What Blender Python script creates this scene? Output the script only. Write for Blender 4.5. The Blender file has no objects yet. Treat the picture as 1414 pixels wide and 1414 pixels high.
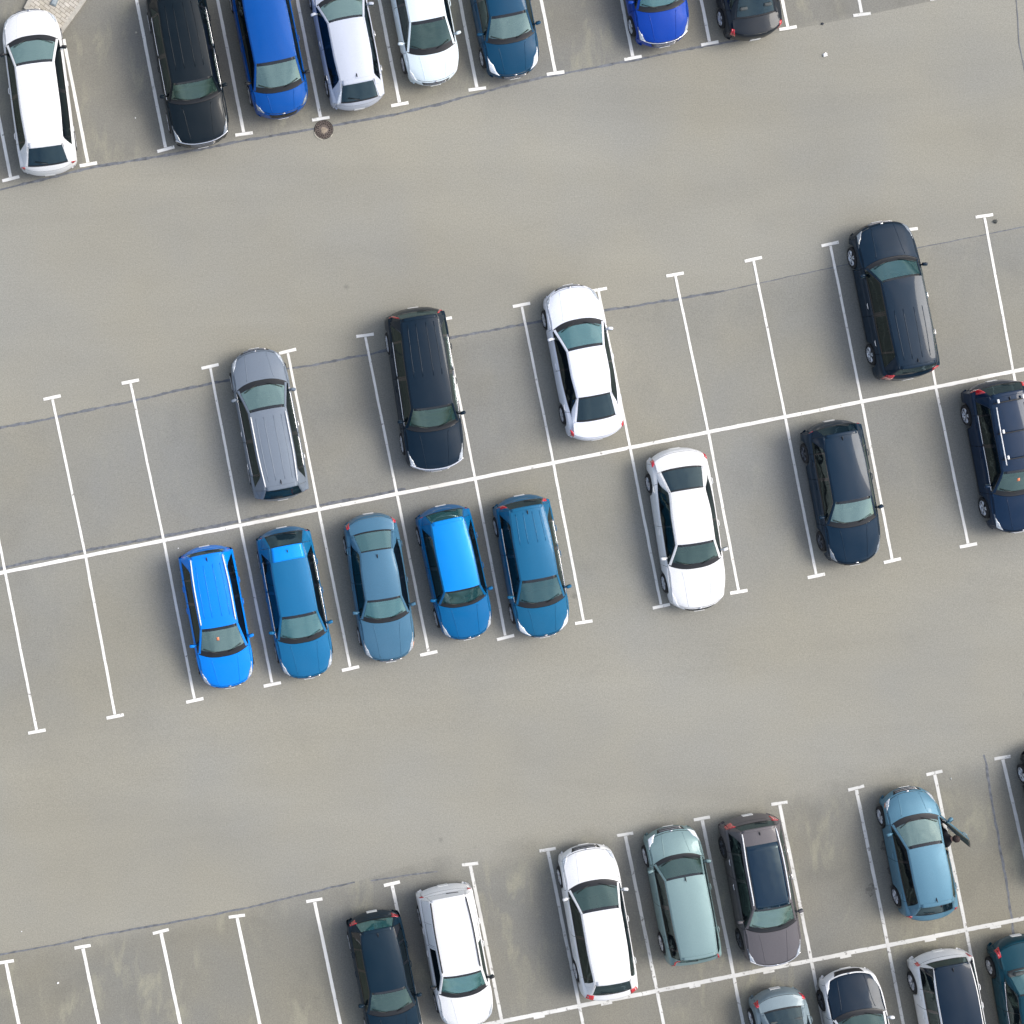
import bpy, bmesh, math, random
from mathutils import Vector, Matrix
random.seed(7)
scene = bpy.context.scene
COL = scene.collection
PI = math.pi

# ------------------------------------------------------------------ frame
S = 43.5            # photograph pixels per metre on the ground
NX, NY = 225.0, 545.0   # pixel straight below the drone
HC = 61.0           # flying height
def gp(px, py, h=0.0):
    """photo pixel of a point at height h -> metres on the ground plan"""
    k = 1 - h / HC
    return Vector(((px - NX) * k / S, -(py - NY) * k / S, 0))
ROW = math.atan2(21.0, 106.8)
EU = Vector((math.cos(ROW), math.sin(ROW), 0))      # along a row
EV = Vector((math.sin(ROW), -math.cos(ROW), 0))     # down along a bay line

# ------------------------------------------------------------------ helpers
def tag(o, label=None, cat=None, group=None, kind=None):
    if label: o['label'] = label
    if cat: o['category'] = cat
    if group: o['group'] = group
    if kind: o['kind'] = kind
    return o

def link(name, me, mat=None, parent=None):
    o = bpy.data.objects.new(name, me)
    if mat is not None and me is not None:
        for m in (mat if isinstance(mat, (list, tuple)) else [mat]):
            me.materials.append(m)
    COL.objects.link(o)
    if parent is not None: o.parent = parent
    return o

class MB:
    """collects verts and faces of one mesh"""
    def __init__(s): s.v = []; s.f = []; s.mi = []
    def add(s, vs, fs, mi=0):
        b = len(s.v); s.v += [tuple(p) for p in vs]
        s.f += [tuple(i + b for i in f) for f in fs]; s.mi += [mi] * len(fs)
        return s
    def box(s, c, d, rot=None, mi=0, bev=0.0):
        """box with chamfered edges; c centre, d full sizes"""
        bm = bmesh.new(); bmesh.ops.create_cube(bm, size=1)
        bmesh.ops.scale(bm, vec=d, verts=bm.verts)
        if bev > 0: bmesh.ops.bevel(bm, geom=bm.edges[:], offset=bev, segments=2, affect='EDGES', profile=.6)
        M = Matrix.Translation(c) @ (rot.to_4x4() if rot is not None else Matrix())
        bmesh.ops.transform(bm, matrix=M, verts=bm.verts)
        bm.verts.index_update()
        s.add([v.co[:] for v in bm.verts], [[v.index for v in f.verts] for f in bm.faces], mi); bm.free()
        return s
    def tube(s, pts, r, n=6, mi=0, flat=1.0):
        pts = [Vector(p) for p in pts]; rings = []
        for i, p in enumerate(pts):
            t = (pts[min(i + 1, len(pts) - 1)] - pts[max(i - 1, 0)]).normalized()
            a = t.cross(Vector((0, 0, 1)))
            a = a.normalized() if a.length > 1e-4 else Vector((1, 0, 0))
            b = t.cross(a)
            rr = r[i] if isinstance(r, (list, tuple)) else r
            rings.append([p + a * math.cos(2*PI*k/n) * rr + b * math.sin(2*PI*k/n) * rr * flat for k in range(n)])
        vs = [q for R in rings for q in R]; fs = []
        for i in range(len(pts) - 1):
            for k in range(n):
                fs.append((i*n+k, i*n+(k+1) % n, (i+1)*n+(k+1) % n, (i+1)*n+k))
        fs.append(tuple(range(n))[::-1]); fs.append(tuple(range((len(pts)-1)*n, len(pts)*n)))
        return s.add(vs, fs, mi)
    def mesh(s, name, smooth=True):
        me = bpy.data.meshes.new(name); me.from_pydata(s.v, [], s.f)
        for i, p in enumerate(me.polygons): p.material_index = s.mi[i]; p.use_smooth = smooth
        me.update(); return me
    def obj(s, name, mat, parent=None, smooth=True, fix=False):
        me = s.mesh(name, smooth)
        if fix:
            bm = bmesh.new(); bm.from_mesh(me); bmesh.ops.recalc_face_normals(bm, faces=bm.faces); bm.to_mesh(me); bm.free()
        return link(name, me, mat, parent)

# ------------------------------------------------------------------ materials
def newmat(name):
    m = bpy.data.materials.new(name); m.use_nodes = True
    nt = m.node_tree; nt.nodes.clear()
    out = nt.nodes.new('ShaderNodeOutputMaterial')
    return m, nt, out
def N(nt, t, **kw):
    n = nt.nodes.new(t)
    for k, v in kw.items():
        if k in n.inputs.keys(): n.inputs[k].default_value = v
        else: setattr(n, k, v)
    return n
def ramp(nt, stops, interp='LINEAR'):
    r = nt.nodes.new('ShaderNodeValToRGB'); cr = r.color_ramp; cr.interpolation = interp
    while len(cr.elements) < len(stops): cr.elements.new(.5)
    for e, (p, c) in zip(cr.elements, stops):
        e.position = p; e.color = (c, c, c, 1) if not hasattr(c, '__len__') else (*c, 1)
    return r
def mixc(nt, fac, a, b, mode='MIX'):
    m = nt.nodes.new('ShaderNodeMix'); m.data_type = 'RGBA'; m.blend_type = mode
    for sock, val in ((m.inputs[0], fac), (m.inputs[6], a), (m.inputs[7], b)):
        if hasattr(val, 'is_output') or hasattr(val, 'links'): nt.links.new(val, sock)
        elif hasattr(val, '__len__'): sock.default_value = (*val, 1)
        else: sock.default_value = val
    return m.outputs[2]
def noise(nt, vec, scale, detail=4, rough=.55, dist=0):
    n = N(nt, 'ShaderNodeTexNoise', Scale=scale, Detail=detail, Roughness=rough, Distortion=dist)
    nt.links.new(vec, n.inputs['Vector']); return n.outputs['Fac']
def coords(nt, rot=0, scale=(1, 1, 1), loc=(0, 0, 0), kind='Object'):
    tc = nt.nodes.new('ShaderNodeTexCoord'); mp = nt.nodes.new('ShaderNodeMapping')
    mp.inputs['Rotation'].default_value = (0, 0, rot); mp.inputs['Scale'].default_value = scale; mp.inputs['Location'].default_value = loc
    nt.links.new(tc.outputs[kind], mp.inputs['Vector']); return mp.outputs['Vector']

def simple(name, col, rough=.5, metal=0, spec=.5, coat=0, bump=0, var=.12, nscale=14):
    m, nt, out = newmat(name); b = N(nt, 'ShaderNodeBsdfPrincipled', Roughness=rough, Metallic=metal)
    b.inputs['Specular IOR Level'].default_value = spec; b.inputs['Coat Weight'].default_value = coat
    v = coords(nt); n = noise(nt, v, nscale, 5)
    r = ramp(nt, [(.3, 1 - var), (.7, 1 + var)]); nt.links.new(n, r.inputs[0])
    c = mixc(nt, 1.0, col, r.outputs[0], 'MULTIPLY'); nt.links.new(c, b.inputs['Base Color'])
    if bump:
        bp = N(nt, 'ShaderNodeBump', Strength=bump, Distance=.01); nt.links.new(noise(nt, v, nscale * 3, 4), bp.inputs['Height']); nt.links.new(bp.outputs[0], b.inputs['Normal'])
    nt.links.new(b.outputs[0], out.inputs[0]); return m

PAINTS = {}
def paint(col, metal=.15, rough=.42):
    """car paint: fine flake speckle, thin dust, clear coat"""
    key = (col, metal, rough)
    if key in PAINTS: return PAINTS[key]
    m, nt, out = newmat('car_paint'); b = N(nt, 'ShaderNodeBsdfPrincipled', Metallic=metal, Roughness=rough)
    b.inputs['Coat Weight'].default_value = .38; b.inputs['Coat Roughness'].default_value = .05; b.inputs['Specular IOR Level'].default_value = .12
    v = coords(nt)
    fl = noise(nt, v, 130, 1, .5); fr = ramp(nt, [(.35, .86), (.65, 1.14)]); nt.links.new(fl, fr.inputs[0])
    c = mixc(nt, 1.0, col, fr.outputs[0], 'MULTIPLY')
    d = noise(nt, v, 2.2, 6, .65); dr = ramp(nt, [(.4, 0.0), (.85, .07)]); nt.links.new(d, dr.inputs[0])
    c2 = mixc(nt, dr.outputs[0], c, tuple(min(1, x * .9 + .03) for x in col))
    nt.links.new(c2, b.inputs['Base Color'])
    rr = ramp(nt, [(.3, rough - .06), (.75, rough + .16)]); nt.links.new(d, rr.inputs[0]); nt.links.new(rr.outputs[0], b.inputs['Roughness'])
    nt.links.new(b.outputs[0], out.inputs[0]); PAINTS[key] = m; return m

def glass_mat(name, tint, refl_ior, trans=.6, film=(.02, .05, .055)):
    """tinted car glass: clear film over a faint tinted body, reflecting the sky"""
    m, nt, out = newmat(name)
    tr = N(nt, 'ShaderNodeBsdfTransparent'); tr.inputs[0].default_value = (*tint, 1)
    df = N(nt, 'ShaderNodeBsdfDiffuse'); df.inputs[0].default_value = (*film, 1)
    mx = N(nt, 'ShaderNodeMixShader'); mx.inputs[0].default_value = 1 - trans
    nt.links.new(tr.outputs[0], mx.inputs[1]); nt.links.new(df.outputs[0], mx.inputs[2])
    gl = N(nt, 'ShaderNodeBsdfGlossy', Roughness=.04); gl.inputs[0].default_value = (.75, .95, .93, 1)
    v = coords(nt); bp = N(nt, 'ShaderNodeBump', Strength=.35, Distance=.06)
    nt.links.new(noise(nt, v, 1.3, 2), bp.inputs['Height']); nt.links.new(bp.outputs[0], gl.inputs['Normal'])
    fr = N(nt, 'ShaderNodeFresnel', IOR=refl_ior)
    m2 = N(nt, 'ShaderNodeMixShader'); nt.links.new(fr.outputs[0], m2.inputs[0])
    nt.links.new(mx.outputs[0], m2.inputs[1]); nt.links.new(gl.outputs[0], m2.inputs[2])
    nt.links.new(m2.outputs[0], out.inputs[0]); return m

M_WIND = glass_mat('windscreen_glass', (.42, .66, .62), 2.7, .45, (.06, .21, .215))
M_WINDS = [M_WIND, glass_mat('windscreen_glass_deep', (.30, .52, .52), 2.1, .6, (.03, .13, .15)), glass_mat('windscreen_glass_clear', (.55, .70, .60), 2.0, .78, (.10, .20, .16)), glass_mat('windscreen_glass_pale', (.45, .62, .52), 2.9, .5, (.13, .22, .18))]
M_REAR = glass_mat('rear_glass', (.12, .2, .24), 1.8, .4, (.012, .03, .045))
M_REARG = glass_mat('rear_glass_green', (.42, .62, .6), 2.4, .5, (.05, .17, .18))
M_SIDE = glass_mat('side_glass', (.1, .15, .18), 1.5, .4, (.006, .01, .014))
M_PANO = glass_mat('panorama_glass', (.03, .05, .08), 1.55, .1, (.006, .02, .045))
M_RUB = simple('tyre_rubber', (.018, .018, .019), .85, bump=.4, nscale=30)
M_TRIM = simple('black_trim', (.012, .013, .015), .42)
M_GLOSSB = simple('gloss_black', (.01, .012, .016), .15, coat=.5)
M_CHROME = simple('chrome', (.75, .76, .78), .18, metal=1, var=.05)
M_RIM = simple('alloy_rim', (.62, .64, .68), .32, metal=.55, var=.08)
M_RIMD = simple('dark_alloy_rim', (.09, .1, .12), .35, metal=.6)
M_LAMP = simple('headlamp_lens', (.78, .82, .86), .12, spec=.8, coat=1, var=.18, nscale=22)
M_LAMPM = simple('clear_headlamp', (.42, .46, .5), .12, spec=.8, coat=1, var=.45, nscale=18)
M_LAMPD = simple('smoked_headlamp', (.16, .19, .22), .12, spec=.8, coat=1, var=.4, nscale=22)
M_RED = simple('tail_lamp_lens', (.5, .006, .02), .15, coat=1, var=.3, nscale=22)
M_AMBER = simple('indicator_lens', (.8, .3, .12), .2, coat=1)
M_UNDER = simple('underbody', (.012, .012, .012), .9)
M_SEAT = simple('seat_cloth', (.075, .085, .085), .9, bump=.3, nscale=40)
M_SEATB = simple('seat_cloth_beige', (.3, .28, .22), .9, bump=.3, nscale=40)
M_DASH = simple('dashboard_plastic', (.045, .06, .06), .6)
M_PLATE = simple('number_plate', (.7, .71, .7), .4, var=.05)
M_WHITEBAR = simple('white_bar', (.78, .79, .8), .35)
M_STICK = simple('screen_sticker', (.75, .25, .12), .5)

# ------------------------------------------------------------------ car surface
def pchip(ys):
    n = len(ys); d = [ys[i+1] - ys[i] for i in range(n-1)]
    m = [0.0] * n; m[0] = d[0]; m[-1] = d[-1]
    for i in range(1, n-1):
        m[i] = 0 if d[i-1] * d[i] <= 0 else 2 * d[i-1] * d[i] / (d[i-1] + d[i])
    def f(u, lin=False):
        i = min(max(int(u), 0), n - 2); t = u - i
        if lin: return ys[i] + d[i] * t
        t2, t3 = t*t, t*t*t
        return (2*t3-3*t2+1)*ys[i] + (t3-2*t2+t)*m[i] + (-2*t3+3*t2)*ys[i+1] + (t3-t2)*m[i+1]
    return f

class Shell:
    """u: stations 0..14 nose to tail, v: 0..32 right sill over the roof to left sill"""
    def __init__(s, L, W, H, cowl, wtop, rtop, rbot, kind):
        s.L, s.W, s.H = L, W, H; hw = W / 2; s.hw = hw
        tall = (H - 1.45) / .25
        zcow = .99 + .13 * tall; zhf = .70 + .17 * tall; zb = .90 + .12 * tall
        if kind == 'sedan': zr = 1.04; zt = 1.0; ztb = .98
        else: zr = 1.04 + .16 * tall; zt = .88 + .12 * tall; ztb = .95 + .12 * tall
        box = kind in ('van', 'boxy')
        rw = {'sedan': .645, 'hatch': .66, 'suv': .675, 'van': .72, 'boxy': .72, 'wagon': .655}[kind]
        nb = {'boxy': .24, 'suv': .31}.get(kind, .38)
        nw = {'suv': .02, 'boxy': .02, 'van': .02}.get(kind, 0) - .03
        rb = {'boxy': -.08, 'van': -.14, 'sedan': -.32, 'suv': -.22}.get(kind, -.28)
        c8 = (wtop + rtop) / 2
        T = [ # d, bow, hw, zsh, wb, we, ze, zc
            (.12, nb+.05, .80+nw, .21, .74, .70, .22, .23),
            (.0, nb+.08, .865+nw, .44, .83, .78, .46, .48),
            (.03, nb+.05, .90+nw, zhf-.14, .85, .80, zhf-.12, zhf-.08),
            (.13, nb+.02, .94+nw*.8, zhf-.06, .87, .82, zhf-.03, zhf+.01),
            (cowl*.42, nb-.03, .985+nw*.3, zb-.12, .885, .84, zb-.09, zhf+.45*(zcow-zhf)),
            (cowl*.75, .28, 1.0, zb-.05, .88, .84, zb-.02, zhf+.80*(zcow-zhf)),
            (cowl, .27, 1.0, zb, .915, .875, zb+.035, zcow),
            (wtop, .09, 1.0, zb+.02, .935, rw, H-.085, H-.045),
            (c8, .0, 1.0, zb+.03, .935, rw+.005, H-.06, H),
            (rtop, -.07, .99, zb+.05, .905, rw-.055, H-.11, H-.06),
            (rbot, -.14 if not box else -.07, .975, zb+.05, .82, .74 if kind != 'boxy' else .76, max(zr-.05, zb+.07), zr),
            (L-.07, rb, .95, zt-.08, .82, .78, zt-.05, zt),
            (L-.01, rb-.03, .91, .62, .82, .77, .64, .67),
            (L, rb-.05, .88, .44, .80, .76, .46, .48),
            (L-.12, rb-.02, .82, .22, .74, .70, .23, .24)]
        if kind == 'sedan':
            T[11] = (L-.08, rb, .95, .88, .84, .80, .92, zt-.03)
        if T[10][0] > L-.10:
            T[10] = (L-.10,) + T[10][1:]
            T[11] = (L-.05,) + T[11][1:]
        if T[9][0] > T[10][0]-.04: T[9] = (T[10][0]-.04,) + T[9][1:]
        s.T = T
        s.d, s.bow, s.w, s.zsh, s.wb, s.we, s.ze, s.zc = [pchip([r[k] for r in T]) for k in range(8)]
        s.axf = .17 * L + .10; s.axr = L - (.19 * L + .02 if kind != 'boxy' else .16 * L + .02)
        s.rw = .315 + .03 * tall; s.ra = s.rw + .05
    def P(s, u, v):
        u = min(max(u, 0.0), 14.0); sg = 1
        if v > 16: v = 32 - v; sg = -1
        lin = (6 <= u < 7) or (9 <= u < 10)
        hw = s.hw; d = s.d(u, lin); bow = s.bow(u); w = s.w(u) * hw
        zsh = s.zsh(u); wb = s.wb(u) * hw; we = s.we(u, lin) * hw; ze = s.ze(u, lin); zc = s.zc(u, lin)
        ds = d + bow * (w / hw) ** 2.6
        zb = .20
        for ax in (s.axf, s.axr):
            q = abs(ds - ax)
            if q < s.ra: zb = max(zb, s.rw + math.sqrt(s.ra**2 - q*q))
        zb = min(zb, zsh - .02)
        def pt(i):
            if i <= 0: return (w - .10, zb)
            if i == 1: return (w - .02, zb)
            if i == 2: return (w, zb + .3 * (zsh - zb))
            if i == 3: return (w, zb + .6 * (zsh - zb))
            if i == 4: return (w - .012, zb + .86 * (zsh - zb))
            if i == 5: return (w - .035, zsh)
            B = (min(wb, w - .045), zsh + .02)
            if i == 6: return B
            if i <= 10:
                t = (0, .12, .5, .88, 1)[i - 6]
                return (B[0] + (we - B[0]) * t + .02 * math.sin(PI * t), B[1] + (ze - B[1]) * t)
            t = (1, .93, .8, .6, .4, .2, 0)[i - 10]
            return (we * t, ze + (zc - ze) * (1 - t**2.4))
        i = int(v); f = v - i; a = pt(i)
        if f > 1e-6:
            b = pt(i + 1); a = (a[0] + (b[0]-a[0]) * f, a[1] + (b[1]-a[1]) * f)
        x = a[0]; dd = d + bow * (abs(x) / hw) ** 2.6
        return Vector((sg * x, s.L / 2 - dd, a[1]))
    def n(s, u, v):
        e = .02
        du = s.P(min(u+e, 14), v) - s.P(max(u-e, 0), v); dv = s.P(u, min(v+e, 32)) - s.P(u, max(v-e, 0))
        r = dv.cross(du); return r.normalized() if r.length > 1e-9 else Vector((0, 0, 1))
    def us(s, u0, u1, step=.075):
        r = [u0]; a = u0
        while a < u1 - 1e-6:
            b = min(math.floor(a + 1e-6) + 1, u1)
            ln = (s.P(b, 12) - s.P(a, 12)).length
            k = max(2, math.ceil(ln / step))
            r += [a + (b - a) * (j + 1) / k for j in range(k)]; a = b
        return r
    def patch(s, mb, u0, u1, v0, v1, gap=.005, off=0.0, mi=0, step=.075):
        um, vm = (u0+u1)/2, (v0+v1)/2
        if gap:
            for _ in (0,):
                gu = lambda u: gap * .02 / max(1e-4, (s.P(min(u+.01, 14), vm) - s.P(max(u-.01, 0), vm)).length)
                gv = lambda v: gap * .02 / max(1e-4, (s.P(um, min(v+.01, 32)) - s.P(um, max(v-.01, 0))).length)
            a, b, c, d = min(gu(u0), .1), min(gu(u1), .1), min(gv(v0), .1), min(gv(v1), .1)
            if u0 > 0: u0 += a
            if u1 < 14: u1 -= b
            if v0 > 0: v0 += c
            if v1 < 32: v1 -= d
        U = s.us(u0, u1, step); V = [v0]; a = v0
        while a < v1 - 1e-6:
            stp = .5 if 9.99 < a < 22 else 1
            V.append(min(math.floor(a/stp + 1e-6) * stp + stp, v1)); a = V[-1]
        vs = []
        for u in U:
            for v in V:
                p = s.P(u, v)
                if off: p = p + s.n(u, v) * off
                vs.append(p)
        k = len(V); fs = []
        for i in range(len(U)-1):
            for j in range(k-1):
                fs.append((i*k+j, i*k+j+1, (i+1)*k+j+1, (i+1)*k+j))
        mb.add(vs, fs, mi)
    def lens(s, mb, quad, off=.006, n=6, mi=0):
        """solid lens on the surface: quad = four (u,v) corners"""
        (a, b, c, d) = quad; top = []; bot = []
        for i in range(n+1):
            for j in range(n+1):
                p, q = i/n, j/n
                u = a[0]*(1-p)*(1-q)+b[0]*p*(1-q)+c[0]*p*q+d[0]*(1-p)*q
                v = a[1]*(1-p)*(1-q)+b[1]*p*(1-q)+c[1]*p*q+d[1]*(1-p)*q
                P = s.P(u, v); nn = s.n(u, v)
                top.append(P + nn*off); bot.append(P - nn*.012)
        k = n+1; fs = [(i*k+j, i*k+j+1, (i+1)*k+j+1, (i+1)*k+j) for i in range(n) for j in range(n)]
        o = k*k
        rim = [(0, j) for j in range(k)] + [(i, n) for i in range(1, k)] + [(n, j) for j in range(n-1, -1, -1)] + [(i, 0) for i in range(n-1, 0, -1)]
        ids = [i*k+j for i, j in rim]
        for x in range(len(ids)):
            y = (x+1) % len(ids); fs.append((ids[x], ids[x]+o, ids[y]+o, ids[y]))
        mb.add(top + bot, fs, mi)

def mirror_quad(q): return [(u, 32 - v) for u, v in q]

def wheel(parent, x, y, r, side, dark, steer=0):
    e = Vector((x, y, r))
    prof = [(-.10, r-.10), (-.10, r-.03), (-.085, r-.006), (-.05, r), (.05, r), (.085, r-.006), (.10, r-.03), (.098, r-.10)]
    mb = MB(); n = 28; vs = []
    for k in range(n):
        a = 2*PI*k/n
        for (t, q) in prof: vs.append((t*side, math.cos(a)*q, math.sin(a)*q))
    m = len(prof); fs = []
    for k in range(n):
        for j in range(m-1):
            fs.append((k*m+j, k*m+j+1, ((k+1) % n)*m+j+1, ((k+1) % n)*m+j))
    mb.add(vs, fs)
    hub = bpy.data.objects.new('wheel', None); COL.objects.link(hub); hub.parent = parent; hub.location = e; hub.rotation_euler = (0, 0, steer)
    hub.empty_display_size = .1
    mb.obj('tyre', M_RUB, hub, fix=True)
    rm = MB(); R = r - .085
    # dish + ring + five twin spokes
    vs = []; fs = []
    ring = [(.015, R+.0), (.09, R+.005), (.094, R-.018), (.05, R-.035)]
    for k in range(n):
        a = 2*PI*k/n
        for (t, q) in ring: vs.append((t*side, math.cos(a)*q, math.sin(a)*q))
    for k in range(n):
        for j in range(3): fs.append((k*4+j, k*4+j+1, ((k+1) % n)*4+j+1, ((k+1) % n)*4+j))
    rm.add(vs, fs)
    for k in range(5):
        a = 2*PI*k/5 + .3
        for da in (-.17, .17):
            p0 = Vector((.075*side, math.cos(a)*.04, math.sin(a)*.04)); p1 = Vector((.085*side, math.cos(a+da)*(R-.01), math.sin(a+da)*(R-.01)))
            rm.tube([p0, p1], [.030, .024], 6)
    rm.tube([(.05*side, 0, 0), (.092*side, 0, 0)], .05, 12)
    rm.obj('rim', M_RIMD if dark else M_RIM, hub, fix=True)
    dk = MB(); dk.tube([(-.06*side, 0, 0), (.035*side, 0, 0)], R-.005, 20); dk.obj('brake_disc', M_TRIM, hub, smooth=False, fix=True)

def solid(mb_obj, th):
    m = mb_obj.modifiers.new('thick', 'SOLIDIFY'); m.thickness = th; m.offset = -1

def build_car(c):
    typ = c['type']; H = c['H']; W = c['W']
    pf = gp(*c['f'], .5); pr = gp(*c['r'], .5); pf.x = gp(*c['f'], .72).x; pr.x = gp(*c['r'], .72).x; ax = pf - pr; L = ax.length
    ctr = (pf + pr) / 2; rz = math.atan2(ax.y, ax.x) - PI/2
    yf, yr = c['f'][1], c['r'][1]
    def dist(y, h):
        g = -gp(0, y, h).y; a = -pf.y; b = -pr.y
        return (g - a) / (b - a) * L
    tall = (H - 1.45) / .25
    cowl = dist(c['cowl'], 1.0 + .13*tall); wtop = dist(c['wtop'], H - .05); rtop = dist(c['rtop'], H - .06); rbot = dist(c['rbot'], 1.04 + .1*tall)
    if c.get('flip_chk'): print(c['name'], L, cowl, wtop, rtop, rbot)
    sh = Shell(L, W, H, cowl, wtop, rtop, rbot, typ)
    print('%-12s L=%.2f cowl=%.2f wtop=%.2f rtop=%.2f rbot=%.2f' % (c['name'], L, cowl, wtop, L-rtop, L-rbot))
    root = bpy.data.objects.new(c['name'], None); COL.objects.link(root)
    root.location = ctr; root.rotation_euler = (0, 0, rz); root.empty_display_size = .5
    tag(root, c['label'], c['cat'], c['group'])
    P = paint(c['col'], c.get('metal', .15), c.get('rough', .42))
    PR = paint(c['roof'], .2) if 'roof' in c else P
    PH = paint(c['hoodcol'], .2) if 'hoodcol' in c else P
    PP = M_GLOSSB if c.get('blackpillar') else P
    opened = c.get('open')
    u_door = 5.75; pB = c.get('bp', 7.72)
    # station where the rear doors end
    tgt = sh.axr - .02
    u_rd = 8.2
    while u_rd < 10.0 and sh.d(u_rd) + sh.bow(u_rd) < tgt: u_rd += .02
    u_rd = min(u_rd, 9.6)
    # ---- body: bumpers, wings, quarters, pillars
    b = MB()
    sh.patch(b, 0, 2.75, 0, 32)
    for m in (0, 1):
        R = (lambda a, z: (a, z)) if m == 0 else (lambda a, z: (32 - z, 32 - a))
        v0, v1 = R(0, 5.5); sh.patch(b, 2.75, u_door, v0, v1)
        v0, v1 = R(5.5, 10.0); sh.patch(b, 5.93, 6.0, v0, v1, 0)
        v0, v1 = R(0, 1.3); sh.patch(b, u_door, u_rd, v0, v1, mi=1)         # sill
        v0, v1 = R(0, 6.4); sh.patch(b, u_rd, 10.9, v0, v1)
        v0, v1 = R(9.3, 11.0); sh.patch(b, 6.0, 7.0, v0, v1, .002)  # A pillar
        v0, v1 = R(9.3, 10.4); sh.patch(b, 7.0, 9.0, v0, v1, .002)
        v0, v1 = R(6.4, 10.4); sh.patch(b, max(u_rd + .45, 9.05), 10.0, v0, v1, .002)
        v0, v1 = R(10.4, 11.0); sh.patch(b, 9.0, 10.0, v0, v1, .002)
        v0, v1 = R(6.4, 8.0); sh.patch(b, 10.0, 10.9, v0, v1, .002)
        if u_rd + .45 < 9.05: v0, v1 = R(9.3, 10.4); sh.patch(b, u_rd, 9.05, v0, v1, .001)
    sh.patch(b, 10.9, 14, 0, 32)
    b.obj('body', [P, P if sum(c['col']) > 1.4 else M_TRIM], root)  # sills of darker cars turn black: shade painted onto the lower sides
    # cowl panel under the wipers
    cp = MB(); sh.patch(cp, 5.93, 6.16, 10.0, 22.0, .001, -.004); cp.obj('cowl_panel', M_TRIM, root)
    # ---- bonnet
    h = MB(); sh.patch(h, 2.75, 5.93, 5.5, 26.5, .010)
    ho = h.obj('bonnet', PH, root)
    for q in c.get('creases', (13.2, 18.8)):
        cr = MB(); ps = [sh.P(3.1 + 2.6*i/8, q + (16-q)*.18*(1-i/8)) for i in range(9)]
        cr.tube(ps, .012, 5, flat=.5); cr.obj('bonnet_crease', PH, ho)
    # ---- roof
    r = MB(); sh.patch(r, 7.0, 9.0, 10.4, 21.6, .004); ro = r.obj('roof', PR, root)
    if c.get('ribs'):
        a, z = c['ribs']
        for q in (12.6, 14.7, 17.3, 19.4):
            rb = MB(); ps = [sh.P(a + (z-a)*i/8, q) for i in range(9)]
            rb.tube(ps, .013, 5, flat=.7); rb.obj('roof_rib', PR, ro)
    if c.get('pano'):
        a, z = c['pano']; g = MB(); sh.lens(g, [(a, 11.6), (z, 11.6), (z, 20.4), (a, 20.4)], .006, 12); g.obj('roof_window', M_PANO, ro)
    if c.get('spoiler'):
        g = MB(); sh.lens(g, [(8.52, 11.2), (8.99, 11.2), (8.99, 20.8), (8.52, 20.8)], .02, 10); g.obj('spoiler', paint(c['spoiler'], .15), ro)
    elif typ != 'sedan':
        g = MB(); sh.lens(g, [(8.86, 11.2), (9.06, 11.2), (9.06, 20.8), (8.86, 20.8)], .014, 10); g.obj('spoiler', PR, ro)
    if c.get('fin', True):
        p = sh.P(8.78 if c.get('fin') != 'front' else 7.1, 16.0)
        f = MB(); f.tube([p + Vector((0, .09, 0)), p + Vector((0, 0, .03)), p + Vector((0, -.05, .055))], [.012, .02, .006], 6); f.obj('antenna', M_TRIM, ro)
    # ---- glass
    w = MB(); sh.patch(w, 6.12, 7.0, 11.0, 21.0, .004, -.006); ws = w.obj('windscreen', M_WINDS[c.get('ws', int(c['f'][0] * 7 + c['f'][1]) % 4)], root)
    sk = MB(); sh.lens(sk, [(6.9, 11.2), (7.0, 11.2), (7.0, 20.8), (6.9, 20.8)], -.002, 8); sk.obj('sun_band', M_GLOSSB, ws)
    for sx in (-1, 1):
        wp = MB(); a = sh.P(6.1, 16 - sx*1.0); e = sh.P(6.22, 16 - sx*4.4) if sx > 0 else sh.P(6.22, 16 + 4.0)
        a = a + Vector((0, 0, .02)); e = e + Vector((0, 0, .02))
        mid = (a + e)/2 + Vector((0, .02, .012))
        wp.tube([a, mid, e], .011, 5); wp.obj('wiper', M_TRIM, root)
    rgm = M_REARG if c.get('greenrear') else M_REAR
    if typ != 'van' or not c.get('norear'):
        g = MB(); sh.patch(g, 9.06, 9.94, 11.0, 21.0, .004, -.006); rg = g.obj('rear_window', rgm, root)
    else:
        g = MB(); sh.patch(g, 9.0, 10.0, 11.0, 21.0, .004, 0); rg = g.obj('tailgate_top', P, root)
    fb = MB(); sh.patch(fb, 9.0, 9.06, 11.0, 21.0, 0, -.005); sh.patch(fb, 9.94, 10.0, 11.0, 21.0, 0, -.005); fb.obj('window_seal', M_TRIM, root)
    t = MB(); sh.patch(t, 10.0, 10.9, 8.0, 24.0, .008); lid = t.obj('boot_lid', P, root)
    if c.get('rwiper', typ != 'sedan'):
        wp = MB(); a = sh.P(9.9, 16) + Vector((0, -.01, .02)); e = sh.P(9.75, 19) + Vector((0, -.01, .02)); wp.tube([a, e], .011, 5); wp.obj('rear_wiper', M_TRIM, root)
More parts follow.
